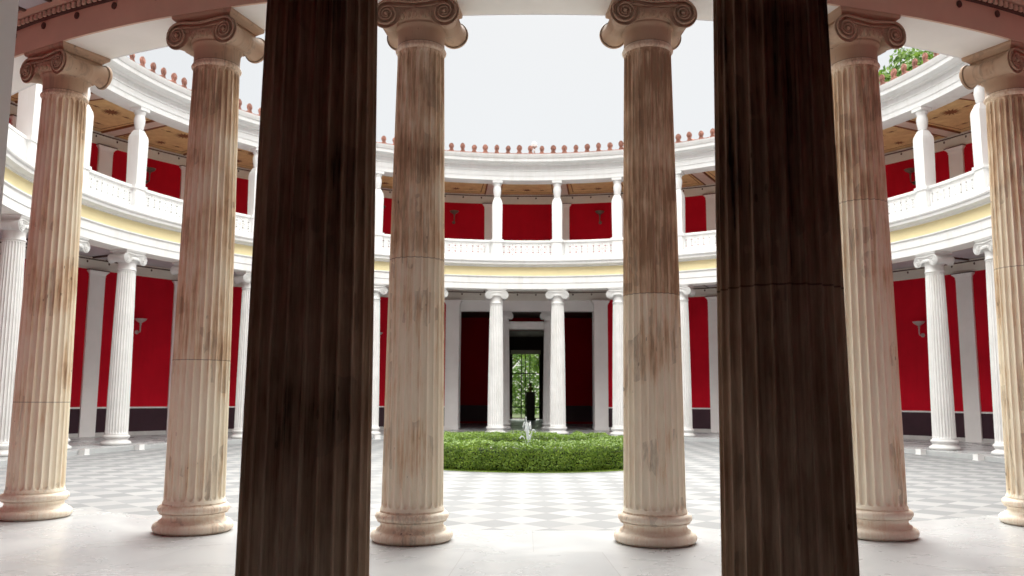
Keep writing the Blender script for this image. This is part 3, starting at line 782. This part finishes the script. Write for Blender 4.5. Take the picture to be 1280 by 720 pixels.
# ------------------------------------------------------------------ wall sconces
def sconce(mat, name):
    r = link(name, None)
    q = MB(); q.lathe([(.02, .0), (.05, .02), (.10, .05), (.19, .11), (.235, .17), (.24, .19), (.225, .19), (.18, .13), (.05, .06)], 24, 0, -.26); q.build('bowl', mat, r)
    q = MB(); q.ribbon([(0, -.26, .03), (0, -.26, -.10), (0, -.26, -.30), (0, -.24, -.36), (0, -.13, -.37), (0, -.02, -.36)], [.04, .028, .024, .024, .024, .03], seg=8)
    q.ball((0, -.26, -.04), .045); q.build('stem', mat, r)
    q = MB(); q.lathe([(.085, -.001), (.085, -.025), (.05, -.035)], 20, 0, -.36, axis='y'); q.build('wall_plate', mat, r)
    return r
lo = sconce('pale_metal', 'wall_sconce'); hi = sconce('bronze', 'wall_sconce')
f1 = f2 = True
for b_ in (-8, -7, -6, -5, -4, -3, -2, 2, 3, 4, 5, 6, 7, 8):
    side = 'left' if b_ < 0 else 'right'
    o = lo if f1 else copy_tree(lo); f1 = False; put(o, b_, RW, 3.90); o.scale = (.85, .85, .85)
    tag(o, 'pale metal torch sconce on lower red wall, %s bay %s of the far doorway' % (ORD[abs(b_)-1], side), 'sconce', 'sconces on the lower red wall')
for b_ in (-8, -7, -6, -5, -4, -3, -2, -1, 1, 2, 3, 4, 5, 6, 7):
    side = 'left' if b_ < 0 else 'right'
    o = hi if f2 else copy_tree(hi); f2 = False; put(o, b_, RW, 9.34); o.scale = (.85, .85, .85)
    tag(o, 'dark bronze torch sconce on upper gallery wall, %s bay %s of the middle bay' % (ORD[abs(b_)-1], side), 'sconce', 'sconces on the upper gallery wall')

# ------------------------------------------------------------------ small white uplight boxes on the step in front of the columns
def uplight():
    r = link('floor_light_box', None)
    q = MB(); q.box(-.10, .10, -.085, .085, .012, .15); q.box(-.115, .115, -.10, .10, 0.0, .012); q.build('housing', 'white', r)
    q = MB(); q.box(-.075, .075, -.06, .06, .152, .158); q.build('lens', 'pale_metal', r)
    return r
ub = uplight(); first = True
for i in range(32):
    b_ = i-15.5
    if not (-9 < b_ < 8) or abs(b_) < 1: continue
    o = ub if first else copy_tree(ub); first = False; put(o, b_, 11.26, FL)
    side = 'left' if b_ < 0 else 'right'
    tag(o, 'small white box at the foot of the %s far column %s of the doorway' % (ORD[int(abs(b_)-.5)], side), 'floor light', 'light boxes along the marble step')

# ------------------------------------------------------------------ round hedge, turf ring, fountain
def leafy(q, pt, nrm, size, mi=0):
    nrm = Vector(nrm).normalized(); jit = Vector((random.gauss(0, 1), random.gauss(0, 1), random.gauss(0, 1)))*.55
    n_ = (nrm+jit).normalized(); u = n_.cross(Vector((random.random()-.5, random.random()-.5, random.random()-.5))).normalized(); v = n_.cross(u)
    p = Vector(pt); l = size*random.uniform(.7, 1.3); wd = l*.55
    q.add([p-u*l*.5, p+v*wd*.5, p+u*l*.5, p-v*wd*.5], [(0, 1, 2, 3)], mi)
hg = link('ring_hedge', None)
tag(hg, 'low clipped green hedge ring round the fountain in the middle of the courtyard', 'hedge')
ri, ro, ht = 1.75, 3.06, .41
def lump(a, r): return .035*sin(9*a+r*3)+.03*sin(23*a+1.3+r*5)+.02*sin(41*a+r*9)
q = MB()
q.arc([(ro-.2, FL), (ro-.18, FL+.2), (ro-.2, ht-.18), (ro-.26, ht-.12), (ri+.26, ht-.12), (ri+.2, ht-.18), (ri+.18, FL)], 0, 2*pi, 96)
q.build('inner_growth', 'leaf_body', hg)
q = MB()
for k in range(85000):
    a = random.uniform(0, 2*pi)
    t = random.random()
    if t < .42:    # outer face
        z = random.uniform(FL+.03, ht-.02); r = ro-.03+lump(a, z)*1.2-(.09 if z > ht-.1 else 0)*((z-ht+.1)/.1)**2 + random.gauss(0, .03)
        if z < FL+.08: r -= .05
        nr = (sin(a), cos(a), .25)
    elif t < .87:  # top
        r = sqrt(random.uniform(ri*ri, ro*ro)); z = ht+lump(a, r)*.9+random.gauss(0, .014)
        e = min(r-ri, ro-r)
        if e < .12: z -= .09*(1-e/.12)**2
        nr = (0, 0, 1)
    else:
        z = random.uniform(FL+.1, ht); r = ri+.02+lump(a, z); nr = (-sin(a), -cos(a), .2)
    leafy(q, (r*sin(a), r*cos(a), z), nr, .042)
q.build('foliage', 'leaf', hg, recalc=False)
q = MB(); q.arc([(ro-.2, FL+.004), (ro+.12, FL+.006), (ro+.15, FL+.004)], 0, 2*pi, 96, closed_prof=False)
for k in range(5000):
    a = random.uniform(0, 2*pi); r = random.uniform(ro-.1, ro+.14); p = Vector((r*sin(a), r*cos(a), FL+.004)); d = random.uniform(0, pi)
    u = Vector((cos(d), sin(d), 0))*.006; q.add([p-u, p+u, p+Vector((random.gauss(0, .01), random.gauss(0, .01), random.uniform(.02, .045)))], [(0, 1, 2)], 1)
tag(q.build('turf_ring', ['grass', 'leaf'], recalc=False), kind='stuff')
ft = link('fountain', None)
tag(ft, 'small fountain with thin white jets rising in the middle of the round hedge', 'fountain')
q = MB(); q.arc([(1.15, FL), (1.15, .12), (1.18, .15), (1.32, .15), (1.35, .12), (1.35, FL)], 0, 2*pi, 64); q.lathe([(.18, FL), (.16, .1), (.05, .14), (.04, .2)], 16); q.build('basin', 'basin', ft)
q = MB(); q.arc([(0.0, .06), (1.16, .06)], 0, 2*pi, 48, closed_prof=False); q.build('pool_water', 'pool', ft, recalc=False)
q = MB()
for k in range(15):
    a = random.uniform(0, 2*pi); top = random.uniform(.45, .82); rr = random.uniform(.03, .13); x0, y0 = .0+random.gauss(0, .02), random.gauss(0, .02)
    pts = []; rd = []
    for j in range(14):
        t = j/13*1.45; pts.append((x0+rr*cos(a)*t, y0+rr*sin(a)*t, .2+(top-.2)*(1-(t-1)**2))); rd.append(.008+.005*t*random.uniform(.6, 1.4))
    q.ribbon(pts, rd, seg=6)
for xx, tp in ((-.05, .92),):
    q.ribbon([(xx*(j/8), 0, .2+(tp-.2)*j/8) for j in range(9)], [.018-.008*j/8+random.uniform(0, .005) for j in range(9)], seg=7)
for k in range(160):
    a = random.uniform(0, 2*pi); r = abs(random.gauss(0, .14)); q.ball((r*cos(a), r*sin(a), random.uniform(.25, .85)-r*.6), random.uniform(.004, .010), 0, 5, 4)
q.build('water_jets', 'foam', ft)

# ------------------------------------------------------------------ small lamp standing on the far roof edge
rl_ = link('roof_lamp', None); rl_.location = at(.12, RI-.2, 10.74)
tag(rl_, 'small pale lamp on a short grey stand at the far roof edge above the doorway', 'lamp')
q = MB(); q.ribbon([(0, 0, 0), (0, 0, .28)], .03, seg=8); q.lathe([(.05, .26), (.1, .3), (.12, .36)], 12); q.build('stand', 'pale_metal', rl_)
q = MB(); q.ball((0, 0, .42), .10, 0, 14, 10); q.build('globe', 'white', rl_)

# ------------------------------------------------------------------ plinth with bust in the far entrance room
pd = link('pedestal', None); pd.location = (.28, 31.0, 0)
tag(pd, 'tall black plinth carrying a small yellow bust inside the far doorway', 'pedestal')
q = MB(); q.box(-.33, .33, -.33, .33, 0, .14); q.box(-.27, .27, -.27, .27, .14, 1.62); q.box(-.31, .31, -.31, .31, 1.62, 1.70); q.build('plinth', 'dark_paint', pd)
bs = link('bust', None, pd); bs.location = (0, 0, .10)
q = MB(); q.lathe([(.09, 1.6), (.08, 1.66), (.05, 1.69), (.16, 1.74), (.19, 1.80), (.12, 1.87), (.055, 1.90), (.055, 1.95)], 20); q.ball((0, 0, 2.03), .10, 0, 14, 10, 1.25)
q.build('figure', 'gold', bs)

# ------------------------------------------------------------------ trees
def tree(x, y, h, cr, label, group, nl=9000, ls=.22, base=-.3):
    r = link('leafy_tree', None); r.location = (x, y, base); tag(r, label, 'tree', group)
    q = MB(); th = h*.42
    q.ribbon([(0, 0, 0), (.1, .05, th*.5), (.0, .1, th), (.15, 0, h*.7)], [h*.028, h*.022, h*.017, h*.007], seg=9)
    tips = []
    for k in range(11):
        a = k*2.4; z0 = th*random.uniform(.8, 1.4); l = cr*random.uniform(.5, .95); z1 = z0+h*random.uniform(.1, .35)
        p = [(0, 0, z0), (l*.4*cos(a), l*.4*sin(a), z0+(z1-z0)*.55), (l*cos(a), l*sin(a), z1)]
        q.ribbon(p, [h*.011, h*.007, h*.003], seg=6); tips.append(p[2]); tips.append((p[1][0], p[1][1], p[1][2]+h*.1))
    q.build('trunk', 'bark', r)
    q = MB(); cl_ = []
    for t in tips:
        for j in range(3): cl_.append((Vector(t)+Vector((random.gauss(0, 1), random.gauss(0, 1), random.gauss(0, .7)))*cr*.22, cr*random.uniform(.14, .30)))
    for k in range(nl):
        c, rr = cl_[k % len(cl_)]; d = Vector((random.gauss(0, 1), random.gauss(0, 1), random.gauss(0, 1))).normalized()
        leafy(q, c+d*rr*random.uniform(.55, 1.05), d, ls)
    q.build('crown', 'tree_leaf', r, recalc=False)
G = 'garden trees beyond the far doorway'
tree(-3.9, 50, 8.5, 3.2, 'green garden tree seen through the left of the glass door', G, 6000, .26)
tree(2.6, 47, 8.0, 3.2, 'bright green garden tree seen through the right of the glass door', G, 6000, .26)
tree(-1.6, 60, 10, 4.5, 'tall garden tree behind the others in the far door view', G, 8000, .3)
q = MB()
for k in range(9000):
    x = random.uniform(-9, 9); leafy(q, (x, 66+random.uniform(-1, 1), random.uniform(-.3, 5.5+1.2*sin(x))), (0, -1, .4), .35)
tag(q.build('shrubbery', 'tree_leaf', recalc=False), kind='stuff')
a = 4.95*BAY
tree(25.0, 29.5, 25.5, 7.0, 'leafy green tree rising behind the terracotta roof ornaments at upper right', None, 30000, .34)
